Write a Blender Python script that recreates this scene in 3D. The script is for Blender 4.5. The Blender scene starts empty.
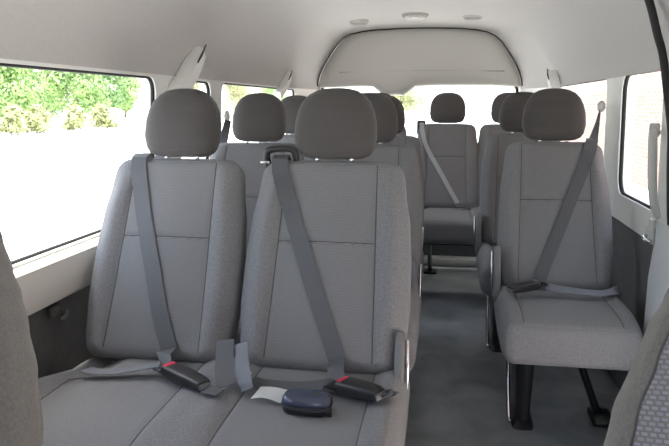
import bpy, bmesh, math, random
from mathutils import Vector, Matrix
random.seed(7)
scene = bpy.context.scene
C = scene.collection
R = math.radians

# ------------------------------------------------------------------ materials
def new_mat(name):
    m = bpy.data.materials.new(name); m.use_nodes = True
    nt = m.node_tree
    return m, nt, nt.nodes['Principled BSDF']

def plain(name, col, rough=0.6, metal=0.0, spec=0.5, bump=0.0, scale=300.0, var=0.0, vscale=8.0, sheen=0.0):
    m, nt, b = new_mat(name)
    b.inputs['Roughness'].default_value = rough
    b.inputs['Metallic'].default_value = metal
    b.inputs['Specular IOR Level'].default_value = spec
    if sheen:
        b.inputs['Sheen Weight'].default_value = sheen
        b.inputs['Sheen Roughness'].default_value = 0.5
    b.inputs['Base Color'].default_value = (*col, 1)
    tc = nt.nodes.new('ShaderNodeTexCoord')
    if var:
        n = nt.nodes.new('ShaderNodeTexNoise'); n.inputs['Scale'].default_value = vscale; n.inputs['Detail'].default_value = 5
        r = nt.nodes.new('ShaderNodeMapRange')
        r.inputs['From Min'].default_value = .3; r.inputs['From Max'].default_value = .7
        r.inputs['To Min'].default_value = 1 - var; r.inputs['To Max'].default_value = 1 + var
        mx = nt.nodes.new('ShaderNodeVectorMath'); mx.operation = 'SCALE'
        mx.inputs[0].default_value = col
        nt.links.new(tc.outputs['Object'], n.inputs['Vector'])
        nt.links.new(n.outputs['Fac'], r.inputs['Value'])
        nt.links.new(r.outputs['Result'], mx.inputs['Scale'])
        nt.links.new(mx.outputs['Vector'], b.inputs['Base Color'])
    if bump:
        n2 = nt.nodes.new('ShaderNodeTexNoise'); n2.inputs['Scale'].default_value = scale; n2.inputs['Detail'].default_value = 2
        bp = nt.nodes.new('ShaderNodeBump'); bp.inputs['Strength'].default_value = bump; bp.inputs['Distance'].default_value = .002
        nt.links.new(tc.outputs['Object'], n2.inputs['Vector'])
        nt.links.new(n2.outputs['Fac'], bp.inputs['Height'])
        nt.links.new(bp.outputs['Normal'], b.inputs['Normal'])
    return m

def dotted_fabric(name, ground, dot, cell=0.0062, cz_=1.51, cy_=-1.0):
    """woven seat insert: staggered rows of small lavender dots"""
    m, nt, b = new_mat(name)
    b.inputs['Roughness'].default_value = .9; b.inputs['Specular IOR Level'].default_value = .2
    b.inputs['Sheen Weight'].default_value = .08
    tc = nt.nodes.new('ShaderNodeTexCoord')
    sep = nt.nodes.new('ShaderNodeSeparateXYZ'); ma = nt.nodes.new('ShaderNodeMath'); ma.operation = 'MULTIPLY_ADD'
    ma.inputs[1].default_value = cz_; mi_ = nt.nodes.new('ShaderNodeMath'); mi_.operation = 'MULTIPLY'; mi_.inputs[1].default_value = cy_
    mp = nt.nodes.new('ShaderNodeCombineXYZ')
    nt.links.new(tc.outputs['Object'], sep.inputs[0]); nt.links.new(sep.outputs['Y'], mi_.inputs[0]); nt.links.new(sep.outputs['Z'], ma.inputs[0]); nt.links.new(mi_.outputs[0], ma.inputs[2])
    nt.links.new(sep.outputs['X'], mp.inputs['X']); nt.links.new(ma.outputs[0], mp.inputs['Y'])
    br = nt.nodes.new('ShaderNodeTexBrick')
    br.inputs['Scale'].default_value = 1.0
    br.inputs['Brick Width'].default_value = cell
    br.inputs['Row Height'].default_value = cell * .8
    br.inputs['Mortar Size'].default_value = cell * .22
    br.inputs['Mortar Smooth'].default_value = .6
    br.inputs['Color1'].default_value = (*dot, 1); br.inputs['Color2'].default_value = (*[c * .88 for c in dot], 1)
    br.inputs['Mortar'].default_value = (*ground, 1)
    nt.links.new(mp.outputs[0], br.inputs['Vector'])
    nt.links.new(br.outputs['Color'], b.inputs['Base Color'])
    bp = nt.nodes.new('ShaderNodeBump'); bp.inputs['Strength'].default_value = .35; bp.inputs['Distance'].default_value = .0015
    bp.invert = True
    nt.links.new(br.outputs['Fac'], bp.inputs['Height'])
    nt.links.new(bp.outputs['Normal'], b.inputs['Normal'])
    return m

M = {}
M['bolster'] = plain('greige_weave', (.188, .188, .196), .9, spec=.15, bump=.7, scale=330, var=.17, vscale=230, sheen=.08)
M['insert'] = dotted_fabric('fine_weave', (.165, .165, .171), (.232, .232, .242), .0050)
M['dots'] = dotted_fabric('dotted_weave', (.135, .130, .132), (.225, .220, .260), .0054, .917, .398)
M['cabfab'] = plain('shaded_cab_weave', (.122, .117, .111), .9, spec=.15, bump=.6, scale=420, var=.14, vscale=260, sheen=.2)  # beige-grey cab weave, darkened in colour for the shade it sits in
M['headfab'] = plain('shaded_headrest_weave', (.076, .071, .070), .9, spec=.2, bump=.5, scale=420, var=.08, vscale=260, sheen=.15)  # darker than the seat weave: dimmer light on headrests put into the colour
M['seamshade'] = plain('seam_shade', (.060, .058, .060), .9)  # dark colour painting the shade inside the seat seams
M['belt'] = plain('belt_webbing', (.080, .083, .092), .55, spec=.5, bump=.25, scale=700)
M['belt_skylit'] = plain('skylit_belt_webbing', (.135, .145, .17), .5, spec=.5, bump=.2, scale=700)  # lit copy of the belt webbing, blue sky reflection put into the colour
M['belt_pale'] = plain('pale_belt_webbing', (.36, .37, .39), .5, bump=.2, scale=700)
M['black'] = plain('black_plastic', (.018, .018, .02), .45, bump=.1, scale=300)
M['rubber'] = plain('black_rubber', (.012, .012, .012), .7)
M['blackmetal'] = plain('black_enamel', (.012, .012, .013), .3)
M['chrome'] = plain('bright_steel', (.62, .62, .63), .22, metal=1)
M['red'] = plain('red_button', (.55, .03, .06), .4)
M['white'] = plain('ivory_trim', (.84, .85, .82), .42, bump=.05, scale=500)
M['sill'] = plain('pale_sill_trim', (.76, .745, .70), .5, bump=.1, scale=500)
M['grab'] = plain('grab_grey', (.58, .58, .56), .45)
M['headliner'] = plain('headliner_felt', (.555, .543, .527), .95, spec=.1, bump=.3, scale=300, var=.03, vscale=90)
M['header'] = plain('tailgate_trim', (.52, .505, .47), .8, spec=.2, bump=.2, scale=300)
M['groove'] = plain('trim_groove', (.36, .35, .325), .9)
M['panel'] = plain('charcoal_panel', (.135, .138, .140), .75, spec=.3, bump=.4, scale=160, var=.1, vscale=30)
M['cover'] = plain('recliner_grey', (.15, .15, .155), .45, bump=.1, scale=400)
M['paper'] = plain('white_paper', (.82, .82, .80), .7)
M['ink'] = plain('faint_ink', (.55, .56, .56), .8)
M['caseblue'] = plain('navy_case', (.045, .054, .090), .26, spec=.6)
M['caseblack'] = plain('case_black', (.014, .014, .018), .4)
M['badge'] = plain('badge_grey', (.07, .075, .085), .3, metal=.3)
M['lens'] = plain('lamp_lens', (.52, .51, .48), .3)
M['leafa'] = plain('leaf_light', (.30, .44, .15), .6, var=.25, vscale=1.3)
M['leafb'] = plain('leaf_mid', (.22, .35, .13), .6, var=.25, vscale=1.3)
M['leafc'] = plain('leaf_olive', (.40, .42, .20), .6, var=.4, vscale=1.3)
M['bark'] = plain('bark', (.25, .19, .13), .9, var=.2, vscale=3)
M['ground'] = plain('pale_concrete', (.70, .69, .66), .9, var=.05, vscale=.4)
M['render'] = plain('pale_render', (.50, .47, .36), .9, var=.05, vscale=.6)
M['paint'] = plain('white_body_paint', (.70, .72, .74), .3)

# vinyl floor: grey-blue with scuffs
m, nt, b = new_mat('scuffed_vinyl'); M['floor'] = m
b.inputs['Roughness'].default_value = .42; b.inputs['Specular IOR Level'].default_value = .45
tc = nt.nodes.new('ShaderNodeTexCoord')
n1 = nt.nodes.new('ShaderNodeTexNoise'); n1.inputs['Scale'].default_value = 4.5; n1.inputs['Detail'].default_value = 6; n1.inputs['Distortion'].default_value = .6
rp = nt.nodes.new('ShaderNodeValToRGB')
rp.color_ramp.elements[0].position = .32; rp.color_ramp.elements[0].color = (.110, .117, .126, 1)
rp.color_ramp.elements[1].position = .70; rp.color_ramp.elements[1].color = (.245, .258, .272, 1)
nt.links.new(tc.outputs['Object'], n1.inputs['Vector']); nt.links.new(n1.outputs['Fac'], rp.inputs['Fac'])
nt.links.new(rp.outputs['Color'], b.inputs['Base Color'])
r2 = nt.nodes.new('ShaderNodeMapRange'); r2.inputs['To Min'].default_value = .32; r2.inputs['To Max'].default_value = .6
nt.links.new(n1.outputs['Fac'], r2.inputs['Value']); nt.links.new(r2.outputs['Result'], b.inputs['Roughness'])

# brick wall outside
m, nt, b = new_mat('sunlit_brick'); M['brick'] = m
b.inputs['Roughness'].default_value = .9
tc = nt.nodes.new('ShaderNodeTexCoord'); mp = nt.nodes.new('ShaderNodeMapping'); mp.inputs['Rotation'].default_value = (R(90), 0, R(90))
sx = nt.nodes.new('ShaderNodeSeparateXYZ'); cx = nt.nodes.new('ShaderNodeCombineXYZ')
nt.links.new(tc.outputs['Object'], sx.inputs[0]); nt.links.new(sx.outputs['Y'], cx.inputs['X']); nt.links.new(sx.outputs['Z'], cx.inputs['Y'])
br = nt.nodes.new('ShaderNodeTexBrick'); br.inputs['Scale'].default_value = 1
br.inputs['Brick Width'].default_value = .24; br.inputs['Row Height'].default_value = .085; br.inputs['Mortar Size'].default_value = .012
br.inputs['Color1'].default_value = (.285, .185, .148, 1); br.inputs['Color2'].default_value = (.23, .145, .116, 1); br.inputs['Mortar'].default_value = (.34, .275, .24, 1)
nt.links.new(cx.outputs[0], br.inputs['Vector']); nt.links.new(br.outputs['Color'], b.inputs['Base Color'])

# window glass: clear pane with a mirror-like reflection at grazing angles
m = bpy.data.materials.new('clear_glass'); m.use_nodes = True; nt = m.node_tree; nt.nodes.clear(); M['glass'] = m
o = nt.nodes.new('ShaderNodeOutputMaterial'); mx = nt.nodes.new('ShaderNodeMixShader'); lw = nt.nodes.new('ShaderNodeLayerWeight'); pw = nt.nodes.new('ShaderNodeMath'); pw.operation = 'POWER'; pw.inputs[1].default_value = 5; fr = nt.nodes.new('ShaderNodeMath'); fr.operation = 'MULTIPLY_ADD'; fr.inputs[1].default_value = .6; fr.inputs[2].default_value = .04; nt.links.new(lw.outputs['Facing'], pw.inputs[0]); nt.links.new(pw.outputs[0], fr.inputs[0]); lw.inputs['Blend'].default_value = .5
tr = nt.nodes.new('ShaderNodeBsdfTransparent'); tr.inputs['Color'].default_value = (.95, .97, .96, 1)
gl = nt.nodes.new('ShaderNodeBsdfGlossy'); gl.inputs['Roughness'].default_value = .03
nt.links.new(fr.outputs[0], mx.inputs[0]); nt.links.new(tr.outputs[0], mx.inputs[1]); nt.links.new(gl.outputs[0], mx.inputs[2]); nt.links.new(mx.outputs[0], o.inputs[0])

# ------------------------------------------------------------------ object helpers
def link(o, parent=None):
    C.objects.link(o)
    if parent is not None: o.parent = parent
    return o

def obj(name, bm, mats, parent=None, smooth=True, loc=None, flat_angle=None):
    bmesh.ops.recalc_face_normals(bm, faces=bm.faces)
    me = bpy.data.meshes.new(name); bm.to_mesh(me); bm.free()
    if not isinstance(mats, (list, tuple)): mats = [mats]
    for mm in mats: me.materials.append(mm)
    for p in me.polygons: p.use_smooth = smooth
    if smooth and flat_angle is not None:
        try: me.set_sharp_from_angle(angle=R(flat_angle))
        except Exception: pass
    o = bpy.data.objects.new(name, me)
    if loc: o.location = loc
    return link(o, parent)

def empty(name, loc, label, cat, group=None):
    o = bpy.data.objects.new(name, None); o.location = loc; o.empty_display_size = .1
    C.objects.link(o); return tag(o, label, cat, group)

def tag(o, label, cat, group=None):
    o['label'] = label; o['category'] = cat
    if group: o['group'] = group
    return o

def struct(o):
    o['kind'] = 'structure'; return o

def copy_tree(o, parent=None):
    c = o.copy(); C.objects.link(c)
    if parent is not None: c.parent = parent
    for ch in list(o.children): copy_tree(ch, c)
    return c

def box_bm(lo, hi, bev=0.0, seg=2, bm=None):
    tmp = bmesh.new()
    bmesh.ops.create_cube(tmp, size=1)
    for v in tmp.verts:
        v.co = Vector([(lo[i] + hi[i]) / 2 + v.co[i] * (hi[i] - lo[i]) for i in range(3)])
    if bev: bmesh.ops.bevel(tmp, geom=tmp.edges[:] + tmp.verts[:], offset=bev, segments=seg, profile=.5, affect='EDGES')
    if bm is None: return tmp
    return merge(bm, tmp)

def merge(bm, tmp, mi=None):
    me = bpy.data.meshes.new('tmp'); tmp.to_mesh(me); tmp.free()
    n = len(bm.faces)
    bm.from_mesh(me); bpy.data.meshes.remove(me)
    if mi is not None:
        bm.faces.ensure_lookup_table()
        for f in bm.faces[n:]: f.material_index = mi
    return bm

def loft(loops, closed=True, caps=True, bm=None, mi=0):
    """loops of equal length -> skin"""
    bm = bm or bmesh.new()
    rows = [[bm.verts.new(p) for p in L] for L in loops]
    n = len(rows[0])
    for a, b_ in zip(rows, rows[1:]):
        for i in range(n if closed else n - 1):
            j = (i + 1) % n
            f = bm.faces.new((a[i], a[j], b_[j], b_[i])); f.material_index = mi
    if caps:
        for row in (rows[0], rows[-1]):
            c = sum((v.co for v in row), Vector()) / n
            cv = bm.verts.new(c)
            for i in range(n):
                f = bm.faces.new((row[i], row[(i + 1) % n], cv)); f.material_index = mi
    return bm

def tube(pts, r, seg=8, bm=None, mi=0, cyclic=False):
    pts = [Vector(p) for p in pts]; n = len(pts)
    loops = []; up = None
    for i, p in enumerate(pts):
        a = pts[(i - 1) % n] if cyclic or i > 0 else p
        b_ = pts[(i + 1) % n] if cyclic or i < n - 1 else p
        t = (b_ - a).normalized()
        if up is None:
            up = Vector((0, 0, 1)) if abs(t.z) < .9 else Vector((1, 0, 0))
        s = t.cross(up)
        s = s.normalized() if s.length > 1e-6 else Vector((1, 0, 0))
        up = s.cross(t).normalized()
        rr = r[i] if isinstance(r, (list, tuple)) else r
        loops.append([p + rr * (math.cos(2 * math.pi * k / seg) * s + math.sin(2 * math.pi * k / seg) * up) for k in range(seg)])
    if cyclic:
        loops.append(loops[0])
        bm = loft(loops, True, False, bm, mi)
        bmesh.ops.remove_doubles(bm, verts=bm.verts, dist=1e-6)
        return bm
    return loft(loops, True, True, bm, mi)

def ribbon(edges, th, bm=None, mi=0):
    """edges: list of (left, right, normal) -> thin webbing with thickness"""
    loops = []
    for l, r_, n in edges:
        l, r_, n = Vector(l), Vector(r_), Vector(n).normalized()
        m_ = (l + r_) / 2
        loops.append([l, l * .5 + m_ * .5 , m_, m_ * .5 + r_ * .5, r_, r_ + n * th, m_ + n * th, l + n * th])
    return loft(loops, True, True, bm, mi)

def catmull(pts, n=8):
    pts = [Vector(p) for p in pts]
    out = []
    P = [pts[0] * 2 - pts[1]] + pts + [pts[-1] * 2 - pts[-2]]
    for i in range(1, len(P) - 2):
        for k in range(n):
            t = k / n
            a, b_, c, d = P[i - 1], P[i], P[i + 1], P[i + 2]
            out.append(.5 * ((2 * b_) + (c - a) * t + (2 * a - 5 * b_ + 4 * c - d) * t * t + (3 * b_ - a - 3 * c + d) * t ** 3))
    out.append(pts[-1]); return out

def webbing(pts, width, wdir, th=.0022, n=8, mat=None, name='strap', parent=None):
    """free strap through points; wdir: width direction(s) per point"""
    path = catmull(pts, n)
    wd = wdir if isinstance(wdir, list) else [wdir] * len(pts)
    W = catmull([Vector(w) for w in wd], n)
    E_ = []
    for i, p in enumerate(path):
        t = (path[min(i + 1, len(path) - 1)] - path[max(i - 1, 0)]).normalized()
        w = W[i] - t * W[i].dot(t); w.normalize()
        nn = t.cross(w)
        if nn.z < 0 and abs(nn.z) > .3: nn = -nn
        elif abs(nn.z) <= .3 and nn.y > 0: nn = -nn
        E_.append((p - w * width / 2, p + w * width / 2, nn))
    return obj(name, ribbon(E_, th), mat or M['belt'], parent, True, flat_angle=40)

def interp(tab, x):
    if x <= tab[0][0]: return tab[0][1]
    for (a, u), (b_, v) in zip(tab, tab[1:]):
        if x <= b_:
            t = (x - a) / (b_ - a); t = t * t * (3 - 2 * t) * .5 + t * .5
            return u + (v - u) * t
    return tab[-1][1]

# ------------------------------------------------------------------ seat shapes
AL = math.atan2(.23, .53)
SA, CA = math.sin(AL), math.cos(AL)
TH = .052          # half thickness of a backrest

class Back:
    """backrest in seat space: x across, s up the recline, n out of the front face"""
    def __init__(s, H=.588, wk=1.0, xs=.135, sh=.345, hseam=True, tab=None):
        s.H, s.wk, s.xs, s.sh, s.hseam = H, wk, xs, sh, hseam
        s.tab = tab or [(0, .206), (.12, .222), (.3, .231), (.5, .230), (.7, .222), (.85, .208), (1, .198)]
        s.rad = .045
    def w(s, v):
        h = s.H * v
        w = interp(s.tab, v) * s.wk
        d = h - (s.H - s.rad)
        if d > 0: w += -s.rad + s.rad * math.sqrt(max(0, 1 - (d / s.rad) ** 2))
        d = .03 - h
        if d > 0: w += -.03 + .03 * math.sqrt(max(0, 1 - (d / .03) ** 2))
        return w
    def t(s, v):
        h = s.H * v; t = TH * (1.12 - .3 * v); d = h - (s.H - .035)
        if d > 0: t *= .35 + .65 * math.sqrt(max(0, 1 - (d / .035) ** 2))
        d = .035 - h
        if d > 0: t *= .3 + .7 * math.sqrt(max(0, 1 - (d / .035) ** 2))
        return t
    def bulge(s, x, v):
        w = s.w(v); u = abs(x) / w
        env = min(1, max(0, (1 - v) / .22)) * min(1, v / .08 + .2)
        b_ = .020 * math.exp(-((u - .78) / .16) ** 2) * env
        b_ += .012 * math.sin(math.pi * min(1, v)) * max(0, 1 - (u / .62) ** 2)
        b_ -= .0045 * math.exp(-((abs(x) - s.seam(v)) / .007) ** 2) * env
        if s.hseam: b_ -= .0045 * math.exp(-((v * s.H - s.sh) / .007) ** 2) * max(0, min(1, (s.seam(v) - abs(x)) / .01))
        return b_
    def seam(s, v): return s.xs * (1.0 - .12 * (v - .5)) * s.wk if s.xs < .17 else .955 * interp(s.tab, v)
    def front(s, x, sv):
        v = sv / s.H; w = s.w(v); u = min(.999, abs(x) / w); P = 5.0
        return s.t(v) * (1 - u ** P) ** (1 / P) * 1.0 - TH + s.bulge(x, v) * (1 - u ** 12)
    def xyz(s, x, sv, n): return Vector((x, sv * SA - n * CA, sv * CA + n * SA))
    def mesh(s, mats):
        bm = bmesh.new(); loops = []
        P = 5.0; N = 150; NS = 84
        vs = []
        for i in range(NS + 1):
            q = i / NS
            vs.append(.5 - .5 * math.cos(math.pi * q) if False else q)
        vs = [0.0005, .004, .012, .024, .04, .055] + [.06 + (.93 - .06) * k / 88 for k in range(1, 88)] + [.93, .945, .958, .97, .98, .988, .994, .998, .9998]
        for v in vs:
            w, t = s.w(v), s.t(v); L = []
            xs_ = [(-1 + 2 * k / 88) for k in range(89)]
            xs_ = [math.copysign(1 - (1 - abs(x)) ** 1.6, x) * .9998 for x in [math.copysign(abs(x) ** 1.0, x) for x in xs_]]
            for u in xs_:
                x = u * w
                n = t * (1 - abs(u) ** P) ** (1 / P) - TH + s.bulge(x, v) * (1 - abs(u) ** 12)
                L.append(s.xyz(x, v * s.H, n))
            for u in reversed(xs_[::4]):
                x = u * w
                n = -t * (1 - abs(u) ** P) ** (1 / P) - TH
                L.append(s.xyz(x, v * s.H, n))
            loops.append(L)
        loft(loops, True, True, bm)
        for f in bm.faces:
            c = f.calc_center_median(); sv = c.y * SA + c.z * CA; n = -c.y * CA + c.z * SA
            if n > -TH * .8 and abs(c.x) < s.seam(sv / s.H): f.material_index = 1
        def seamline(pts): tube(pts, .0012, 6, bm, 2)  # dark line laid in the groove as its occlusion shade
        for sg in (-1, 1):
            seamline([s.xyz(sg * s.seam(k / 60), k / 60 * s.H, s.front(sg * s.seam(k / 60), k / 60 * s.H) + .0006) for k in range(3, 59)])
        if s.hseam:
            v = s.sh / s.H; X = s.seam(v)
            seamline([s.xyz(X * (-1 + 2 * k / 24), s.sh, s.front(X * (-1 + 2 * k / 24), s.sh) + .0006) for k in range(25)])
        return bm

BK = Back()
SB = Back(wk=.89, xs=.146)
FB = Back(H=.66, xs=.215, hseam=False, tab=[(0, .212), (.18, .228), (.40, .240), (.52, .238), (.62, .231), (.72, .213), (.79, .194), (.845, .178), (.885, .162), (.94, .142), (1, .13)])

def headrest_bm():
    bm = bmesh.new(); loops = []
    tab = [(0, .070), (.02, .088), (.06, .102), (.14, .112), (.3, .119), (.5, .117), (.65, .111), (.78, .100), (.88, .084), (.95, .062), (.985, .036), (1, .004)]
    dt = [(0, .030), (.02, .037), (.08, .046), (.25, .056), (.5, .058), (.7, .053), (.85, .043), (.95, .027), (.985, .016), (1, .002)]
    for k in range(49):
        q = k / 48; t = .5 - .5 * math.cos(math.pi * q)
        w, d = interp(tab, t), interp(dt, t); L = []
        for j in range(56):
            a = 2 * math.pi * j / 56; p = 2 / 2.9
            cx_, sy = math.cos(a), math.sin(a)
            L.append(Vector((w * math.copysign(abs(cx_) ** p, cx_), d * math.copysign(abs(sy) ** p, sy) + .02 * t, t * .192)))
        loops.append(L)
    return loft(loops, True, True, bm)

class Cush:
    """seat cushion, width over one or more places; profile in (y, z)"""
    def __init__(s, half, centres, yf, yb=.11, top=0.0, thick=.165):
        s.half, s.centres, s.yf, s.yb, s.top, s.thick = half, centres, yf, yb, top, thick
    def crown(s, x, y):
        b_ = 0
        for c in s.centres:
            u = abs(x - c)
            b_ += .016 * math.exp(-((u - .195) / .04) ** 2)
            b_ -= .005 * math.exp(-((u - .150) / .008) ** 2)
        f = max(0, min(1, (y - s.yf - .02) / .10))
        b_ = min(b_, .017)
        if len(s.centres) > 1:          # rear corner by the wall drops away
            b_ -= .035 * max(0, min(1, (-.30 - x) / .08)) * max(0, min(1, (y + .15) / .10))
        return b_ * f
    def ends(s, x):
        e = s.half - abs(x); r = .04
        return 1 if e >= r else math.sqrt(max(0.0, 1 - ((r - e) / r) ** 2)) * .75 + .25
    def z(s, x, y):
        P = 5.2; yc = (s.yf + s.yb) / 2; d = (s.yb - s.yf) / 2; h = s.thick / 2
        u = min(.9999, abs(y - yc) / d)
        return s.top - h + h * (1 - u ** P) ** (1 / P) * s.ends(x) + s.crown(x, y)
    def mesh(s):
        bm = bmesh.new(); loops = []
        P = 5.2; yc = (s.yf + s.yb) / 2; d = (s.yb - s.yf) / 2; h = s.thick / 2
        n = int(s.half * 2 / .0065)
        xs = [s.half * -1 + .0008, -s.half + .003, -s.half + .007, -s.half + .013, -s.half + .02, -s.half + .03] + \
             [-s.half + .036 + (2 * s.half - .072) * k / n for k in range(n + 1)] + [s.half - .03, s.half - .02, s.half - .013, s.half - .007, s.half - .003, s.half - .0008]
        for x in xs:
            e = s.ends(x); L = []
            for j in range(84):
                a = 2 * math.pi * j / 84; q = 2 / P
                cy, sz = math.cos(a), math.sin(a)
                y = yc + d * (.86 + .14 * e) * math.copysign(abs(cy) ** q, cy)
                zz = s.top - h + h * e * math.copysign(abs(sz) ** q, sz)
                if sz > 0: zz += s.crown(x, y)
                if sz < 0: zz += .03 * max(0, (y - yc) / d)      # underside rises to the rear
                L.append(Vector((x, y, zz)))
            loops.append(L)
        loft(loops, True, True, bm)
        for f in bm.faces:
            c = f.calc_center_median()
            if c.z > s.top - .05 and any(abs(c.x - k) < .150 for k in s.centres): f.material_index = 1
        for c in s.centres:
            for sg in (-1, 1):
                x = c + sg * .150
                tube([(x, y, s.z(x, y) + .0004) for y in [s.yf + .02 + (s.yb - s.yf - .10) * k / 30 for k in range(31)]], .0012, 6, bm, 2)
        return bm

SHARED = {}
def shared(key, fn):
    if key not in SHARED: SHARED[key] = fn()
    o = SHARED[key]
    return o

SEATM = [M['bolster'], M['insert'], M['seamshade']]

def add_headrest(parent, x, back, hk=1.0):
    """one headrest and its two posts on top of a backrest"""
    top = back.xyz(x, back.H, -TH + .005)
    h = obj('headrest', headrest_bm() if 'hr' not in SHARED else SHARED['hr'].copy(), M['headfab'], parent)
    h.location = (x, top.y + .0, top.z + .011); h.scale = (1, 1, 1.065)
    h.rotation_euler = (-R(9), 0, 0)
    for sg in (-1, 1):
        bm = tube([(sg * .05, .002, -.03), (sg * .05, .002, .03)], .0062, 12)
        obj('headrest_post', bm, M['chrome'], h)
        tmp = bmesh.new(); bmesh.ops.create_cone(tmp, cap_ends=True, segments=20, radius1=.016, radius2=.013, depth=.012)
        for v in tmp.verts: v.co += Vector((sg * .05, .002, -.014))
        obj('post_collar', tmp, M['cover'], h, flat_angle=40)
    return h

def add_recliner(parent, x, side):
    """plastic cover and steel lever at the aisle-side hinge"""
    pts = [(-.055, -.10), (-.02, -.13), (.05, -.13), (.085, -.09), (.095, .0), (.085, .09), (.06, .125), (.03, .13), (.0, .10), (-.03, .02), (-.055, -.05)]
    loops = []
    for k, (dx, sc) in enumerate([(0, .9), (.004, 1), (.016, 1), (.022, .94), (.025, .8)]):
        cy, cz = .02, 0
        loops.append([Vector((x + side * dx, cy + (p[0] - cy) * sc, cz + (p[1] - cz) * sc)) * 1.0 for p in [(q[0] * .72 + .006, q[1] * .78) for q in pts]])
    c = obj('recliner_cover', loft(loops), M['cover'], parent, flat_angle=45)
    bm = tube(catmull([(x + side * .030, .035, .08), (x + side * .032, .012, .02), (x + side * .030, .012, -.05), (x + side * .028, .02, -.09)], 6), .0055, 10)
    obj('recliner_lever', bm, M['chrome'], parent)
    tmp = bmesh.new(); bmesh.ops.create_cone(tmp, cap_ends=True, segments=20, radius1=.018, radius2=.015, depth=.012)
    bmesh.ops.rotate(tmp, verts=tmp.verts, cent=(0, 0, 0), matrix=Matrix.Rotation(R(90), 3, 'Y'))
    for v in tmp.verts: v.co += Vector((x + side * .030, .03, .02))
    obj('hinge_cap', tmp, M['black'], parent, flat_angle=40)
    return c

def leg_plate_bm(x, ztop, yf, yr, wide):
    """broad black pedestal leg narrowing to the floor"""
    bm = bmesh.new(); loops = []
    for t in (0, .06, .3, .7, 1):
        z = t * ztop
        k = 1 if t < .03 else (.8 if t < .1 else .72 + .28 * t)
        cy = yf + .5 * (yr - yf) * 1.0
        h = (yr - yf) / 2 * (1.15 if t < .03 else k)
        w = wide / 2 * (1.1 if t < .03 else .75 + .25 * t)
        L = []
        for a in range(16):
            an = 2 * math.pi * a / 16; q = .4
            L.append(Vector((x + w * math.copysign(abs(math.cos(an)) ** q, math.cos(an)), cy + h * math.copysign(abs(math.sin(an)) ** q, math.sin(an)), z)))
        loops.append(L)
    return loft(loops, True, True, bm)

def make_seat(name, loc, centres, half, yf, label, cat, group, side, z0, back=BK, legs='pair', cush_top=0.0, headrests=True, mats=SEATM):
    """root Empty on the floor below the hinge line; z0 = cushion height"""
    root = empty(name, (loc[0], loc[1], 0), label, cat, group)
    cu = Cush(half, centres, yf, top=cush_top)
    c = obj('seat_cushion', cu.mesh(), mats, root); c.location = (0, 0, z0)
    fr = box_bm((-half + .04, yf + .17, z0 - .195), (half - .04, .09, z0 - .140), .012)
    for xx in (-half + .06, half - .06):
        tube([(xx, .07, z0 - .17), (xx, .10, z0 - .05)], .014, 10, fr)
    obj('seat_frame', fr, M['blackmetal'], root, flat_angle=40)
    first = None
    for cx_ in centres:
        if first is None:
            bo = obj('backrest', back.mesh(mats), mats, root)
            bo.location = (cx_, 0, z0)
            hb = add_headrest(bo, 0, back)
            first = bo
        else:
            bo = copy_tree(first, root); bo.location = (cx_, 0, z0)
    if side:
        n0 = len(root.children)
        ed = (max(centres) if side > 0 else min(centres)) + side * .200
        g = add_recliner(root, ed, side)
        for ch in root.children[-3:] if False else [o for o in root.children if o.name.split('.')[0] in ('recliner_cover', 'recliner_lever', 'hinge_cap')]:
            ch.location = (0, .0, z0 + (.055 if side < 0 else .01))
    return root, cu

def add_pair_legs(root, xs, z0, yf):
    for x in xs:
        obj('leg', leg_plate_bm(x, z0 - .20, -.10, .06, .06), M['blackmetal'], root, flat_angle=50)

# ------------------------------------------------------------------ the passenger seats
Z1 = .475
BCEN = [-.23, .23]
b1, cu1 = make_seat('bench_seat', (-.545, 1.60), BCEN, .468, -.47,
    'grey two-place bench nearest the camera, belts lying across both seatbacks', 'bench seat', 'grey two-place benches along the window side', 1, Z1)
[o for o in b1.children if o.name.startswith('backrest')][0].scale = (.955, 1, 1)
for x in (-.36, .36):
    obj('leg', leg_plate_bm(x, Z1 - .20, -.30, -.16, .06), M['blackmetal'], b1, flat_angle=50)
    obj('leg', leg_plate_bm(x, Z1 - .20, -.02, .09, .06), M['blackmetal'], b1, flat_angle=50)
b2 = copy_tree(b1); b2.location = (-.545, 2.42, 0)
b2['label'] = 'grey two-place bench directly behind the nearest bench, beside the narrow window'
b3 = copy_tree(b1); b3.location = (-.565, 3.20, 0)
b3['label'] = 'grey two-place bench, third back on the window side, mostly hidden by nearer headrests'
# belt guide of the nearest bench: black arch on the shoulder of the aisle backrest
ga = bmesh.new()
gp = [(.23 - .190, .245, .505), (.23 - .193, .235, .540), (.23 - .180, .230, .557), (.23 - .122, .230, .559), (.23 - .109, .235, .542), (.23 - .108, .245, .505)]
loops = []
tube(catmull(gp, 5), .0095, 10, ga)

g = obj('belt_guide', ga, M['black'], b1); g.location = (0, .018, Z1)
cg = box_bm((.23 - .205, .205, .518), (.23 - .178, .213, .526), .002); g2 = obj('guide_clip', cg, M['chrome'], g)
# little white care tag at the foot of the aisle backrest
tg = box_bm((.23 - .19, -.075, .012), (.23 - .155, -.070, .020), .001); t_ = obj('care_tag', tg, M['paper'], b1); t_.location = (0, 0, Z1)

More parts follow.
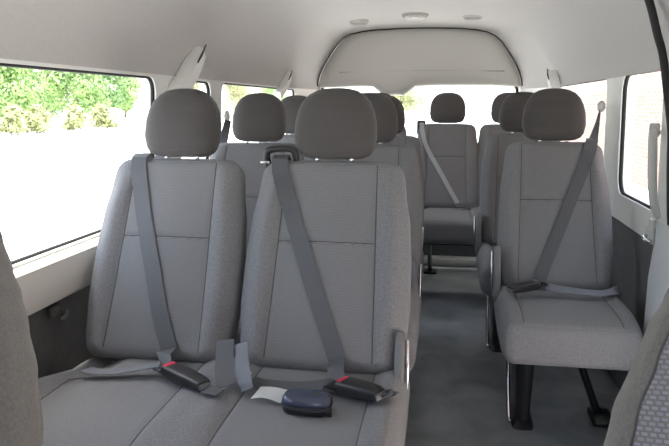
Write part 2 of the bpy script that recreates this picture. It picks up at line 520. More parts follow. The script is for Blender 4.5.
ZS = .49
s1, cus = make_seat('single_seat', (.408, 2.43), [0], .215, -.36,
    'grey single seat by the sliding door, belt running across its back', 'seat', 'single seats across the aisle', -1, ZS, back=SB)
obj('leg', leg_plate_bm(-.105, ZS - .20, -.10, .13, .075), M['blackmetal'], s1, flat_angle=50)
st = tube(catmull([(-.155, .02, .25), (-.156, .0, .14), (-.154, -.06, .03), (-.15, -.08, .012)], 6), .008, 10)
obj('leg_strut', st, M['chrome'], s1)
bm = tube([(.075, .02, ZS - .2), (.17, .03, .04), (.19, .03, .02)], .014, 10)
box_bm((.15, -.05, 0), (.225, .075, .026), .008, 2, bm)
obj('leg', bm, M['blackmetal'], s1, flat_angle=50)
s2 = copy_tree(s1); s2.location = (.375, 3.20, 0)
s2['label'] = 'grey single seat tucked behind the nearer single seat, one headrest showing past it'

ZR = .505
r1, cur = make_seat('rear_bench', (.20, 4.27), [-.2, .2], .43, -.42,
    'grey rear bench at the end of the aisle below the tailgate glass', 'bench seat', 'rear row benches', 0, ZR, back=Back(wk=.93))
for x in (-.29, .29):
    bm = tube([(x, -.17, ZR - .2), (x, .25, .03), (x, .30, .018)], .014, 10)
    box_bm((x - .045, .25, 0), (x + .045, .36, .02), .006, 2, bm)
    obj('leg', bm, M['blackmetal'], r1, flat_angle=50)
tube_y = bmesh.new()
g = obj('belt_guide', box_bm((-.405, .320, .48), (-.345, .350, .575), .010, 3), M['black'], r1); g.location = (0, 0, ZR - .030)
r2 = copy_tree(r1); r2.location = (-.66, 4.27, 0)
r2['label'] = 'grey rear bench behind the window-side benches, only a dark corner of it showing'

# front seats, seen only at the photo's lower corners
f1, cuf = make_seat('front_seat', (-.642, .36), [0], .25, -.46,
    'front seat with rounded grey side bolster at the left edge by the large window', 'seat', 'cab seats', 0, .47, back=FB, mats=[M['cabfab'], M['dots'], M['seamshade']])
obj('pedestal', box_bm((-.2, -.38, 0), (.2, .06, .30), .02), M['black'], f1, flat_angle=40)
f2 = copy_tree(f1); f2.location = (.370, .36, 0)
f2['label'] = 'front seat with dotted grey fabric and plain bolster, in front of the sliding door'

# ------------------------------------------------------------------ seat belts
def back_strap(parent, name, back, base, pts, width=.046, lift=.004, th=.002, tail=None, mat=None, n=14, head=None):
    """webbing lying on a backrest: pts = (x, s) down the middle, base = world point of the backrest origin"""
    base = Vector(base)
    P2 = catmull([Vector((p[0], p[1], 0)) for p in pts], n)
    E_ = []
    for i, p in enumerate(P2):
        t = (P2[min(i + 1, len(P2) - 1)] - P2[max(i - 1, 0)]).normalized()
        w = Vector((-t.y, t.x, 0))
        if w.x < 0: w = -w
        q = []
        hmax = max(back.front(p.x + w.x * width * k, min(back.H * .97, max(.012, p.y + w.y * width * k))) for k in (-.5, -.25, 0, .25, .5))
        for sg in (-.5, .5):
            x, sv = p.x + w.x * width * sg, p.y + w.y * width * sg
            nn = max(back.front(x, min(back.H * .97, max(.012, sv))), hmax - .006) + lift
            q.append(base + back.xyz(x, sv, nn))
        E_.append((q[0], q[1], Vector((0, -CA, SA))))
    if tail:     # continue over the top of the seat to an anchor (world centre, width direction, normal)
        for c, wv, nn in tail:
            c, wv = Vector(c), Vector(wv).normalized()
            E_.insert(0, (c - wv * width / 2, c + wv * width / 2, nn))
    for c, wv, nn in head or []:
        c, wv = Vector(c), Vector(wv).normalized()
        E_.append((c - wv * width / 2, c + wv * width / 2, nn))
    return obj(name, ribbon(E_, th), mat or M['belt'], parent, True, flat_angle=40)

def buckle(parent, a, b_, w=.05, h=.03, button='red'):
    """buckle body from world point a (mouth) to b_ (stalk end); red push button at the mouth"""
    a, b_ = Vector(a), Vector(b_); L = (b_ - a).length; t = (b_ - a).normalized()
    s = Vector((0, 0, 1)).cross(t).normalized(); u = t.cross(s)
    mat = Matrix((t, s, u)).transposed().to_4x4(); mat.translation = a
    def placed(name, bm, m, par=None, fa=40):
        if par is None:
            bm.transform(mat)
        else:
            bm.transform(mat)
        return obj(name, bm, m, par or parent, flat_angle=fa)
    bm = bmesh.new(); loops = []
    for q, kw, kh in ((0, .82, .75), (.02, .95, .92), (.08, 1, 1), (.6, .95, 1), (.92, .8, .8), (1, .68, .6)):
        L_ = []
        for k in range(20):
            an = 2 * math.pi * k / 20; e = .42
            L_.append(Vector((q * L, w / 2 * kw * math.copysign(abs(math.cos(an)) ** e, math.cos(an)), h / 2 + h / 2 * kh * math.copysign(abs(math.sin(an)) ** e, math.sin(an)))))
        loops.append(L_)
    body = placed('buckle', loft(loops, True, True, bm), M['black'])
    placed('push_button', box_bm((.002, -w * .36, h * .80), (L * .13, w * .30, h * 1.05), .003), M[button], body)
    placed('release_edge', box_bm((L * .93, -w * .30, h * .15), (L * 1.0 + .004, w * .30, h * .62), .003), M['cover'], body)
    placed('latch_plate', box_bm((-.030, -w * .55, h * .35), (.006, w * .55, h * .55), .002), M['blackmetal'])
    return mat

BW = (-.775, 1.60, Z1); BA = (-.315, 1.60, Z1); BS = (.408, 2.43, ZS); BR = (0, 4.27, ZR)
def wl(base, x, s_, n, back=BK): return Vector(base) + back.xyz(x, s_, n)
ND, UP = (0, -CA, SA), (0, 0, 1)

# window place of the nearest bench
k = empty('seat_belt', (-.775, 1.60, Z1), 'dark grey belt buckled across the window place of the nearest bench, red button showing', 'seat belt', 'passenger seat belts')
def belt_part(o, root):
    o.parent = root; o.matrix_parent_inverse = Matrix.Translation(-Vector(root.location)); return o
belt_part(back_strap(None, 'shoulder_strap', BK, BW, [(-.112, .548), (-.07, .40), (-.02, .25), (.022, .115), (.055, .035)],
    head=[((-.705, 1.535, Z1 + .052), (1, -.3, 0), (0, -.8, .5)), ((-.690, 1.512, Z1 + .034), (1, -.5, 0), (0, -.5, .8))],
    tail=[(wl(BW, -.114, .580, -.004), (1, 0, 0), (0, -.7, .7)), (wl(BW, -.116, .599, -.026), (1, 0, 0), (0, 0, 1)), (wl(BW, -.12, .596, -.07), (1, -.1, 0), (0, 0, 1)), (wl(BW, -.13, .588, -.105), (1, -.4, 0), (0, .3, .9)),
          ((-.90, 2.00, .985), (.8, .6, .0), (.2, -.5, .8)), ((-.968, 2.33, 1.08), (.4, .9, .3), (.8, -.2, .3))]), k)
zb = Z1 + .012
belt_part(webbing([(-.705, 1.510, zb + .018), (-.75, 1.500, zb + .010), (-.81, 1.482, zb + .003), (-.86, 1.475, zb + .003), (-.905, 1.498, zb - .004)], .034, [(.1, .98, .05), (.1, .98, .0), (.05, .98, .0), (.1, .98, 0), (.5, .8, 0)], name='lap_strap', mat=M['belt_skylit']), k)
belt_part(webbing([(-.540, 1.392, zb + .016), (-.520, 1.384, zb + .018), (-.500, 1.378, zb + .016)], .036, (.1, 1, .1), name='buckle_stalk', mat=M['belt']), k)
n0 = set(bpy.data.objects)
buckle(None, (-.676, 1.494, zb + .004), (-.545, 1.398, zb + .010), .05, .028)
for o_ in set(bpy.data.objects) - n0:
    if o_.parent is None: belt_part(o_, k)

# aisle place of the nearest bench
k = empty('seat_belt', (-.315, 1.60, Z1), 'dark grey belt buckled across the aisle place of the nearest bench beside the blue case', 'seat belt', 'passenger seat belts')
belt_part(back_strap(None, 'shoulder_strap', BK, BA, [(-.147, .548), (-.10, .42), (-.03, .24), (.03, .09), (.052, .035)],
    head=[((-.254, 1.520, Z1 + .048), (1, -.2, 0), (0, -.8, .5)), ((-.243, 1.488, Z1 + .030), (1, -.35, 0), (0, -.5, .8))],
    tail=[(wl(BA, -.150, .580, -.004), (1, 0, 0), (0, -.7, .7)), (wl(BA, -.152, .599, -.026), (1, 0, 0), (0, 0, 1)), (wl(BA, -.153, .596, -.075), (1, 0, 0), (0, 0, 1)), (wl(BA, -.153, .585, -.118), (1, 0, 0), (0, .8, .4)), (wl(BA, -.153, .40, -.13), (1, 0, 0), (0, 1, 0))]), k)
belt_part(webbing([(-.250, 1.478, zb + .014), (-.33, 1.465, zb + .004), (-.42, 1.462, zb + .005), (-.452, 1.468, zb + .008)], .05, [(.05, .9, .1), (0, .9, .1), (0, .95, .1), (.1, .9, .1)], name='lap_strap'), k)
belt_part(webbing([(-.130, 1.412, zb + .018), (-.116, 1.420, zb + .022), (-.104, 1.440, zb + .022)], .034, [(.3, 1, 0), (.5, 1, 0), (.9, .6, 0)], name='buckle_stalk'), k)
n0 = set(bpy.data.objects)
buckle(None, (-.230, 1.468, zb + .000), (-.132, 1.412, zb + .008), .056, .034)
for o_ in set(bpy.data.objects) - n0:
    if o_.parent is None: belt_part(o_, k)

# spare webbing standing up from the gap between the two nearest seatbacks
k = empty('belt_webbing', (-.50, 1.50, Z1), 'folded grey belt webbing rising from the gap between the two nearest seatbacks', 'belt webbing')
belt_part(webbing([(-.496, 1.415, zb + .018), (-.504, 1.428, .515), (-.520, 1.475, .548), (-.532, 1.520, .578)], .044, [(1, .05, 0)] * 4, name='strap', mat=M['belt']), k)
belt_part(webbing([(-.446, 1.420, zb + .010), (-.456, 1.432, .515), (-.476, 1.475, .545), (-.492, 1.518, .572)], .034, [(1, -.25, 0)] * 4, name='strap', mat=M['belt_skylit']), k)  # same folded webbing as the other strap, sky reflection painted paler

# single seat
k = empty('seat_belt', (.405, 2.43, ZS), 'dark grey belt slanting over the single seat from the round pillar anchor', 'seat belt', 'passenger seat belts')
belt_part(back_strap(None, 'shoulder_strap', SB, BS, [(.128, .548), (.10, .47), (.02, .26), (-.045, .09), (-.062, .035)],
    tail=[(wl(BS, .134, .580, -.004), (1, .1, 0), (0, -.7, .7)), (wl(BS, .142, .600, -.030), (1, .15, 0), (0, 0, 1)), (wl(BS, .156, .606, -.10), (.9, .3, .1), (0, -.2, .9)), ((.615, 2.93, 1.085), (.5, .8, .0), (-.8, -.3, .2)), ((.630, 2.972, 1.135), (.3, .95, 0), (-.95, -.1, 0))]), k)
zs = ZS + .034
belt_part(webbing([(.355, 2.365, zs + .002), (.43, 2.352, zs - .006), (.53, 2.345, zs - .010), (.585, 2.36, zs - .006), (.612, 2.40, zs - .012)], .036, [(0, .85, .5), (0, .9, .4), (0, .95, .3), (.1, .95, .25), (.3, .9, .2)], name='lap_strap', mat=M['belt_skylit']), k)
n0 = set(bpy.data.objects)
buckle(None, (.330, 2.362, zs - .004), (.232, 2.300, zs - .012), .046, .028, 'cover')
for o_ in set(bpy.data.objects) - n0:
    if o_.parent is None: belt_part(o_, k)
tmp = bmesh.new(); bmesh.ops.create_uvsphere(tmp, u_segments=24, v_segments=16, radius=.021)
for v in tmp.verts: v.co = Vector((v.co.x * .8, v.co.y, v.co.z * 1.1)) + Vector((.634, 2.975, 1.150))
belt_part(obj('anchor_cap', tmp, M['grab']), k)

# window place of the second bench
k = empty('seat_belt', (-1.0, 2.98, 1.0), 'dark belt hanging from the round anchor on the pillar behind the narrow window', 'seat belt', 'passenger seat belts')
tmp = bmesh.new(); bmesh.ops.create_uvsphere(tmp, u_segments=24, v_segments=16, radius=.021)
for v in tmp.verts: v.co = Vector((v.co.x * .55, v.co.y, v.co.z * 1.3)) + Vector((-.995, 2.955, 1.105))
belt_part(obj('anchor_cap', tmp, M['grab']), k)
belt_part(webbing([(-.990, 2.955, 1.09), (-.985, 2.90, 1.04), (-.965, 2.80, .985)], .036, [(.3, .9, .1), (.5, .8, 0), (.9, .4, 0)], name='shoulder_strap'), k)

# rear bench
k = empty('seat_belt', (0, 4.27, ZR), 'pale thin-looking belt slanting over the rear bench at the end of the aisle', 'seat belt', 'passenger seat belts')
RB = Back(wk=.93)
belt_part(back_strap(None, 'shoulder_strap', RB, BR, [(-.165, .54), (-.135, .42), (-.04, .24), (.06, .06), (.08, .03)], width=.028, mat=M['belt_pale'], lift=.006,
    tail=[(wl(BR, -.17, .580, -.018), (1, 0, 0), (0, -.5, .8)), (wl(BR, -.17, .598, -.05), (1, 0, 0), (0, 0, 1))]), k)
belt_part(webbing([(.075, 4.235, ZR + .022), (.12, 4.20, ZR + .022), (.175, 4.22, ZR + .022), (.20, 4.27, ZR + .03)], .04, [(0, 1, .2)] * 4, name='lap_strap', mat=M['belt']), k)

# ------------------------------------------------------------------ things on the nearest bench
cz = Z1 + .002
case = empty('hard_case', (-.294, 1.378, cz), 'small dark blue zipped hard case on the aisle place of the nearest bench', 'case')
def pill(hx, hy, z0, z1, top):
    loops = []
    prof = [(0, .80), (.08, .93), (.25, .99), (.6, 1), (1, 1)] if not top else [(0, 1), (.35, .985), (.65, .93), (.85, .83), (.95, .68), (1, .45)]
    for t, kk in prof:
        L = []
        for j in range(40):
            a = 2 * math.pi * j / 40; e = 2 / 3.2
            L.append(Vector(((hx - hy * (1 - kk) * .9) * math.copysign(abs(math.cos(a)) ** e, math.cos(a)), hy * kk * math.copysign(abs(math.sin(a)) ** e, math.sin(a)), z0 + (z1 - z0) * t)))
        loops.append(L)
    return loft(loops)
obj('case_base', pill(.056, .034, .0, .019, False), M['caseblack'], case)
obj('case_lid', pill(.057, .035, .0205, .041, True), M['caseblue'], case)
zp = [(.0565 * math.copysign(abs(math.cos(a)) ** .625, math.cos(a)), .0345 * math.copysign(abs(math.sin(a)) ** .625, math.sin(a)), .0197) for a in [2 * math.pi * j / 48 for j in range(48)]]
obj('zip', tube(zp, .0018, 6, cyclic=True), M['black'], case)
obj('zip_pull', box_bm((.052, -.033, .006), (.064, -.029, .016), .001), M['blackmetal'], case)
obj('badge', box_bm((.014, -.010, .0395), (.031, .007, .0420), .0008), M['badge'], case)
case.rotation_euler = (0, 0, R(-3))
# curled white paper
bm = bmesh.new(); rows = []
for i in range(13):
    u = i / 12
    rows.append([Vector((-.037 + .074 * u + .008 * v_, -.022 + .046 * v_, .004 + .007 * math.sin(math.pi * u * 1.1) * (1 - .5 * v_) + .004 * v_)) for v_ in [j / 6 for j in range(7)]])
up_ = [[bm.verts.new(p) for p in r_] for r_ in rows]
for i in range(12):
    for j in range(6): bm.faces.new((up_[i][j], up_[i + 1][j], up_[i + 1][j + 1], up_[i][j + 1]))
bmesh.ops.solidify(bm, geom=bm.faces[:], thickness=.0012)
pp = obj('paper_slip', bm, M['paper']); pp.location = (-.394, 1.416, Z1 + .010); pp.rotation_euler = (R(10), 0, R(-6))
pp['label'] = 'small curled white paper slip lying beside the blue case'; pp['category'] = 'paper'

# ------------------------------------------------------------------ van shell
YA, YB = -.7, 4.62        # side walls run from the windscreen to the tailgate pillars
def wall_from_curve(name, outer, holes, depth, mat, fx):
    """flat sheet with round-cornered openings in (y, z), extruded and placed on x = fx(z)"""
    cu = bpy.data.curves.new(name, 'CURVE'); cu.dimensions = '2D'; cu.fill_mode = 'BOTH'; cu.extrude = depth / 2
    def spl(pts):
        s = cu.splines.new('POLY'); s.points.add(len(pts) - 1)
        for p, q in zip(s.points, pts): p.co = (q[0], q[1], 0, 1)
        s.use_cyclic_u = True
    spl(outer)
    for h in holes: spl(h)
    o = bpy.data.objects.new(name, cu); C.objects.link(o)
    bpy.context.view_layer.update()
    me = bpy.data.meshes.new_from_object(o.evaluated_get(bpy.context.evaluated_depsgraph_get()))
    bpy.data.objects.remove(o); bpy.data.curves.remove(cu)
    for v in me.vertices:
        y, z, d = v.co
        v.co = (fx(z) + d + (-.025 if fx(1) < 0 else .025), y, z)
    me.materials.clear(); me.materials.append(mat)
    bm = bmesh.new(); bm.from_mesh(me); bpy.data.meshes.remove(me)
    bmesh.ops.remove_doubles(bm, verts=bm.verts, dist=1e-5)
    return bm

def rrect(y0, y1, z0, z1, r, n=8):
    out = []
    for cy, cz_, a0 in ((y1 - r, z1 - r, 0), (y0 + r, z1 - r, 90), (y0 + r, z0 + r, 180), (y1 - r, z0 + r, 270)):
        for k in range(n + 1):
            a = R(a0 + 90 * k / n); out.append((cy + r * math.cos(a), cz_ + r * math.sin(a)))
    return out

LX = lambda z: -1.055 + .025 * max(0, min(1.2, (z - .77) / .49)) - .03 * max(0, (.77 - z) / .14)
RX = lambda z: .690 - .012 * max(0, min(1.2, (z - .77) / .49))
LW = [(.05, 1.0, .80, 1.25, .08), (1.10, 2.285, .765, 1.255, .05), (2.53, 2.855, .765, 1.255, .05), (3.0, 4.52, .765, 1.258, .05)]
RWN = [(.05, 1.25, .80, 1.25, .08), (2.315, 2.845, .805, 1.275, .07), (3.10, 4.5, .76, 1.272, .05)]

def side_wall(name, fx, wins, zlow, sgn):
    root = struct(empty(name, (fx(1), 2, 0), '', '')); del root['label']; del root['category']
    bm = wall_from_curve(name, [(YA, zlow), (YB, zlow), (YB, 1.32), (YA, 1.32)], [rrect(*w_) for w_ in wins], .05, M['white'], fx)
    o = obj('upper_trim', bm, M['white'], root, False); o.location = (-fx(1), -2, 0)
    # lower charcoal lining, slightly proud at mid height
    loops = []
    x0 = fx(.66) + sgn * .012
    prof = [(x0 + sgn * .03, 0), (x0 + sgn * .005, .06), (x0, .3), (x0 - sgn * .003, zlow - .01), (x0 + sgn * .005, zlow + .0), (x0 + sgn * .05, zlow), (x0 + sgn * .06, 0)]
    ya, yb = (YA, YB) if sgn < 0 else (2.265, YB)
    for y in [ya + (yb - ya) * k / 20 for k in range(21)]: loops.append([Vector((p[0], y, p[1])) for p in prof])
    o = obj('lower_lining', loft(loops), M['panel'], root, flat_angle=30); o.location = (-fx(1), -2, 0)
    return root

wl_ = side_wall('wall_left', LX, LW, .635, -1)
wr_ = side_wall('wall_right', RX, RWN, .70, 1)

wn = 0
def window(fx, w_, sgn):
    """rubber seal and clear pane in one opening"""
    global wn; wn += 1
    root = struct(empty('window_%d' % wn, (0, 0, 0), '', '')); del root['label']; del root['category']
    pts = [(fx(p[1]) + sgn * .012, p[0], p[1]) for p in rrect(*w_)]
    s_ = obj('seal', tube(pts, .008, 8, cyclic=True), M['rubber'], root)
    loops = []
    bm = bmesh.new()
    a = [bm.verts.new((fx(p[1]) + sgn * .014, p[0], p[1])) for p in rrect(*w_)]
    bm.faces.new(a)
    obj('pane', bm, M['glass'], root, False)
    return root
for w_ in LW: window(LX, w_, -1)
for w_ in RWN: window(RX, w_, 1)

# light sill ledge under the left windows
sl = []
for y in [YA + (YB - YA) * k_ / 24 for k_ in range(25)]:
    sl.append([Vector((-1.03, y, .752)), Vector((-1.022, y, .744)), Vector((-1.018, y, .70)), Vector((-1.024, y, .645)), Vector((-1.032, y, .632)), Vector((-1.068, y, .632)), Vector((-1.055, y, .755))])
struct(obj('trim_1', loft(sl), M['sill'], flat_angle=35))

# headliner tunnel (closed shell with thickness), narrowing to the tailgate header
HP = [(.735, 1.290), (.728, 1.325), (.713, 1.375), (.690, 1.425), (.660, 1.475), (.625, 1.530), (.585, 1.585), (.535, 1.630), (.48, 1.657), (.40, 1.674), (.30, 1.684), (.15, 1.690)]
HP = HP + [(0, 1.6915)] + [(-a, b_) for a, b_ in reversed(HP)]
HC = [(.727, 1.264), (.731, 1.295)] + HP[1:-1] + [(-.731, 1.295), (-.727, 1.264)]
def head_at(y):
    t = max(0, min(1, (y - 4.35) / .55)); t = t * t * (3 - 2 * t)
    return (-.185 * (1 - t) + -.222 * t), (1.152 * (1 - t) + 1.0 * t)
loops = []
for y in [YA] + [-.5 + 4.85 * k_ / 30 for k_ in range(31)] + [4.35 + .6 * k_ / 16 for k_ in range(1, 17)]:
    c_, kx = head_at(y)
    inner = [Vector((c_ + p[0] * kx, y, p[1])) for p in HC]
    outer = [Vector((c_ + p[0] * kx * 1.05, y, p[1] + .05)) for p in reversed(HC)]
    loops.append(inner + outer)
struct(obj('ceiling', loft(loops), M['headliner'], flat_angle=60))

# tailgate: corner pillars, header panel, lower panel, glass
tg_ = struct(empty('wall_back', (-.22, 4.9, 0), '', '')); del tg_['label']; del tg_['category']
def into(o, root): o.parent = root; o.matrix_parent_inverse = Matrix.Translation(-Vector(root.location)); return o
for xa, xb in ((-1.04, -.935), (.675, .492)):
    sg = -1 if xa < 0 else 1
    L = []
    for z in (0, .3, .6, .9, 1.1, 1.30):
        L.append([Vector((xa, 4.60, z)), Vector((xa * .6 + xb * .4, 4.80, z)), Vector((xb, 4.97, z)), Vector((xb + sg * .10, 5.0, z)), Vector((xa + sg * .04, 4.62, z))])
    into(obj('corner_pillar', loft(L), M['white'], flat_angle=50), tg_)
out = [(-.222 + p[0] * .985, p[1] - .004) for p in HP]
bot = [(-.222 - .724, 1.285)]
def header_bm():
    poly = [(-.222 + p[0] * .985, 1.29 + (p[1] - 1.29) * .985) for p in HP]      # right to left over the top
    low = [(-.925, 1.278), (-.62, 1.285), (-.54, 1.283), (-.47, 1.222), (-.315, 1.222), (-.235, 1.283), (-.10, 1.290), (.30, 1.288), (.48, 1.280)]
    ring = poly + low
    loops = []
    cx_ = sum(p[0] for p in ring) / len(ring); cz_ = 1.47
    for d, k_ in ((4.99, 1), (4.905, 1), (4.885, .985), (4.872, .95), (4.862, .85), (4.856, .6), (4.854, .3)):
        loops.append([Vector((cx_ + (p[0] - cx_) * k_, d, cz_ + (p[1] - cz_) * k_)) for p in ring])
    return loft(loops)
into(obj('header_panel', header_bm(), M['header'], flat_angle=70), tg_)
into(obj('panel_groove', tube([(-.78 + 1.16 * k_ / 20, 4.862 - .004 * math.sin(math.pi * k_ / 20), 1.385 + .008 * math.sin(math.pi * k_ / 20)) for k_ in range(21)], .0045, 6), M['groove']), tg_)
into(obj('header_seal', tube([(-.222 + p[0] * .995, 4.90, p[1] - .002) for p in HP], .0055, 8), M['rubber']), tg_)
into(obj('tailgate_lining', box_bm((-.93, 4.90, 0), (.48, 4.98, .84), .02), M['panel'], flat_angle=40), tg_)
into(obj('tailgate_sill', box_bm((-.93, 4.78, 0), (.48, 4.90, .05), .01), M['sill'], flat_angle=40), tg_)
wn += 1
rw = struct(empty('window_%d' % wn, (-.22, 4.95, .84), '', '')); del rw['label']; del rw['category']
bm = bmesh.new(); bm.faces.new([bm.verts.new(p) for p in ((-.935, 4.955, .83), (.49, 4.955, .83), (.49, 4.955, 1.30), (-.935, 4.955, 1.30))])
into(obj('pane', bm, M['glass'], None, False), rw)
sp = [(p[0], 4.945, p[1]) for p in rrect(-.925, .48, .85, 1.30, .05)]
into(obj('seal', tube(sp, .010, 8, cyclic=True), M['rubber']), rw)
# front: scuttle below an open windscreen
fw_ = struct(obj('wall_front', box_bm((-1.1, YA - .06, 0), (.74, YA, .86), .01), M['panel'], flat_angle=40))
wn += 1
ws = struct(empty('window_%d' % wn, (-.2, YA, .86), '', '')); del ws['label']; del ws['category']
bm = bmesh.new(); bm.faces.new([bm.verts.new(p) for p in ((-1.05, YA - .03, .86), (.69, YA - .03, .86), (.66, YA + .02, 1.50), (-1.02, YA + .02, 1.50))])
into(obj('pane', bm, M['glass'], None, False), ws)

# floor
struct(obj('floor', box_bm((-1.12, YA, -.06), (.76, 4.99, 0)), M['floor'], None, False))

# sliding-door front pillar (painted) and its weatherstrip
L = []
for z in (0, .2, .45, .6, .72, .80):
    xx = RX(z) - (.03 if z < .7 else .02)
    L.append([Vector((xx, 1.94, z)), Vector((xx - .012, 2.02, z)), Vector((xx - .010, 2.20, z)), Vector((xx + .005, 2.262, z)), Vector((xx + .09, 2.27, z)), Vector((xx + .09, 1.92, z))])
struct(obj('trim_2', loft(L), M['paint'], flat_angle=40))
wsx = [(.690, 2.10, .62), (.676, 2.12, .80), (.668, 2.14, .95), (.662, 2.15, 1.08), (.642, 2.155, 1.20), (.618, 2.14, 1.30), (.595, 2.13, 1.36), (.560, 2.11, 1.45), (.51, 2.08, 1.53), (.45, 2.05, 1.575)]
wp = catmull(wsx, 6)
bm = bmesh.new(); L = []
for i, p in enumerate(wp):
    t = (wp[min(i + 1, len(wp) - 1)] - wp[max(i - 1, 0)]).normalized()
    s_ = Vector((0, 1, 0)) - t * t.y; s_.normalize(); n_ = t.cross(s_).normalized()
    L.append([p + s_ * (.015 * math.cos(a)) + n_ * (.011 * math.sin(a)) for a in [2 * math.pi * j / 12 for j in range(12)]])
struct(obj('trim_3', loft(L, True, True, bm), M['rubber']))

# grab handle by the sliding door
gh = empty('grab_handle', (.62, 2.25, 1.0), 'pale curved grab handle in front of the sliding door window', 'handle')
gp = catmull([(.668, 2.30, 1.070), (.648, 2.275, 1.070), (.638, 2.24, 1.050), (.636, 2.22, 1.00), (.638, 2.21, .93), (.645, 2.205, .86), (.664, 2.215, .81)], 6)
into(obj('grip', tube(gp, [.011 + .003 * math.sin(math.pi * i / (len(gp) - 1)) for i in range(len(gp))], 12), M['grab']), gh)
into(obj('mount', box_bm((.645, 2.285, 1.055), (.672, 2.318, 1.10), .006), M['grab'], flat_angle=40), gh)
# door latch bracket at the foot of the white door trim
lb = empty('latch_bracket', (.65, 2.27, .74), 'small silver latch bracket at the corner of the sliding door trim', 'latch')
bm = box_bm((.654, 2.225, .715), (.674, 2.30, .765), .006); box_bm((.648, 2.21, .735), (.660, 2.25, .80), .005, 2, bm)
into(obj('bracket', bm, M['grab'], flat_angle=40), lb)
into(obj('striker', tube(catmull([(.654, 2.27, .735), (.640, 2.26, .735), (.637, 2.235, .73), (.652, 2.22, .725)], 5), .006, 8), M['chrome']), lb)

# belt guide trims on the headliner above the pillars
def guide(a, b_, wa, wb, label, inward):
    root = empty('belt_guide_trim', a, label, 'belt guide', 'belt guide trims along the headliner')
    a, b_ = Vector(a), Vector(b_); t = (b_ - a).normalized(); nrm = Vector((inward, 0, 0)); s_ = t.cross(nrm).normalized(); nrm = s_.cross(t).normalized()
    if nrm.x * inward < 0: nrm = -nrm
    L = []
    for q in [k_ / 10 for k_ in range(11)]:
        w_ = wa + (wb - wa) * q; c = a + (b_ - a) * q; th = .012 + .016 * math.sin(math.pi * min(1, q * .9 + .1))
        L.append([c - s_ * w_ / 2, c - s_ * w_ * .38 + nrm * th, c + s_ * w_ * .38 + nrm * th, c + s_ * w_ / 2, c + s_ * w_ * .4 - nrm * .03, c - s_ * w_ * .4 - nrm * .03])
    into(obj('cover', loft(L), M['white'], flat_angle=50), root)
    # dark slot on the edge towards the front
    e = 1 if s_.y < 0 else -1
    sl_ = [a + s_ * e * wa * .36 + nrm * .022 - t * .02, a + s_ * e * wa * .40 + nrm * .028 + t * .05, a + s_ * e * wa * .40 + nrm * .028 + t * .10]
    into(obj('slot', tube(sl_, [.003, .0045, .003], 8), M['black']), root)
    return root
guide((-.985, 2.62, 1.365), (-1.005, 2.375, 1.165), .055, .085, 'pale belt guide trim above the pillar between the large and narrow windows', 1)
guide((-1.005, 4.22, 1.345), (-1.015, 4.00, 1.21), .05, .05, 'pale belt guide trim above the rear window on the bench side', 1)
guide((.612, 4.30, 1.345), (.622, 4.09, 1.20), .05, .055, 'pale belt guide trim beside the tailgate, above the single seats', -1)

# ceiling lamp and two round grilles
def oval(bm, c, rx, ry, z0, z1, k_=.8):
    L = []
    for z, s_ in ((z1, 1.0), (z0 + (z1 - z0) * .4, .98), (z0, k_)):
        L.append([Vector((c[0] + rx * s_ * math.cos(a), c[1] + ry * s_ * math.sin(a), z)) for a in [2 * math.pi * j / 32 for j in range(32)]])
    return loft(L, True, True, bm)
cl = empty('ceiling_lamp', (-.212, 4.19, 1.69), 'oval ceiling lamp in front of the tailgate header', 'ceiling lamp')
into(obj('lamp_base', oval(bmesh.new(), (-.212, 4.19), .082, .10, 1.676, 1.70, .9), M['groove'], flat_angle=50), cl)
into(obj('lens', oval(bmesh.new(), (-.212, 4.19), .062, .078, 1.660, 1.677, .75), M['lens'], flat_angle=60), cl)
for c, lab in (((-.575, 4.36), 'flat oval ceiling grille on the bench side of the lamp'), ((.134, 4.29), 'flat oval ceiling grille on the single-seat side of the lamp')):
    zz = 1.668 if c[0] < -.4 else 1.679
    g = empty('ceiling_grille', (c[0], c[1], zz), lab, 'grille', 'ceiling grilles by the lamp')
    into(obj('bezel', oval(bmesh.new(), c, .062, .085, zz - .004, zz + .03, .92), M['header'], flat_angle=50), g)
    bm = bmesh.new()
    for q in range(-3, 4):
        hw = .052 * math.sqrt(1 - (q / 4) ** 2)
        box_bm((c[0] - hw, c[1] + q * .018 - .004, zz - .007), (c[0] + hw, c[1] + q * .018 + .004, zz - .003), 0, 1, bm)
    into(obj('slat', bm, M['groove'], None, False), g)

# small hook on the left lining
hk = empty('wall_hook', (-1.05, 1.64, .585), 'small grey hook on the charcoal lining under the large window', 'hook')
into(obj('plate', box_bm((-1.076, 1.61, .575), (-1.062, 1.665, .605), .004), M['panel'], flat_angle=40), hk)
into(obj('hook', tube(catmull([(-1.064, 1.65, .595), (-1.045, 1.65, .590), (-1.038, 1.64, .578), (-1.048, 1.63, .568)], 5), .006, 8), M['cover']), hk)

# ------------------------------------------------------------------ outside
struct(obj('ground', box_bm((-160, -60, -.75), (60, 220, -.62)), M['ground'], None, False))
bw = struct(obj('brick_wall', box_bm((4.2, -6, -.62), (4.5, 46, 4.6)), M['brick'], None, False))
bmr = box_bm((-27.2, 10, -.62), (-26.8, 170, .0))
struct(obj('boundary_wall', bmr, M['render'], None, False))

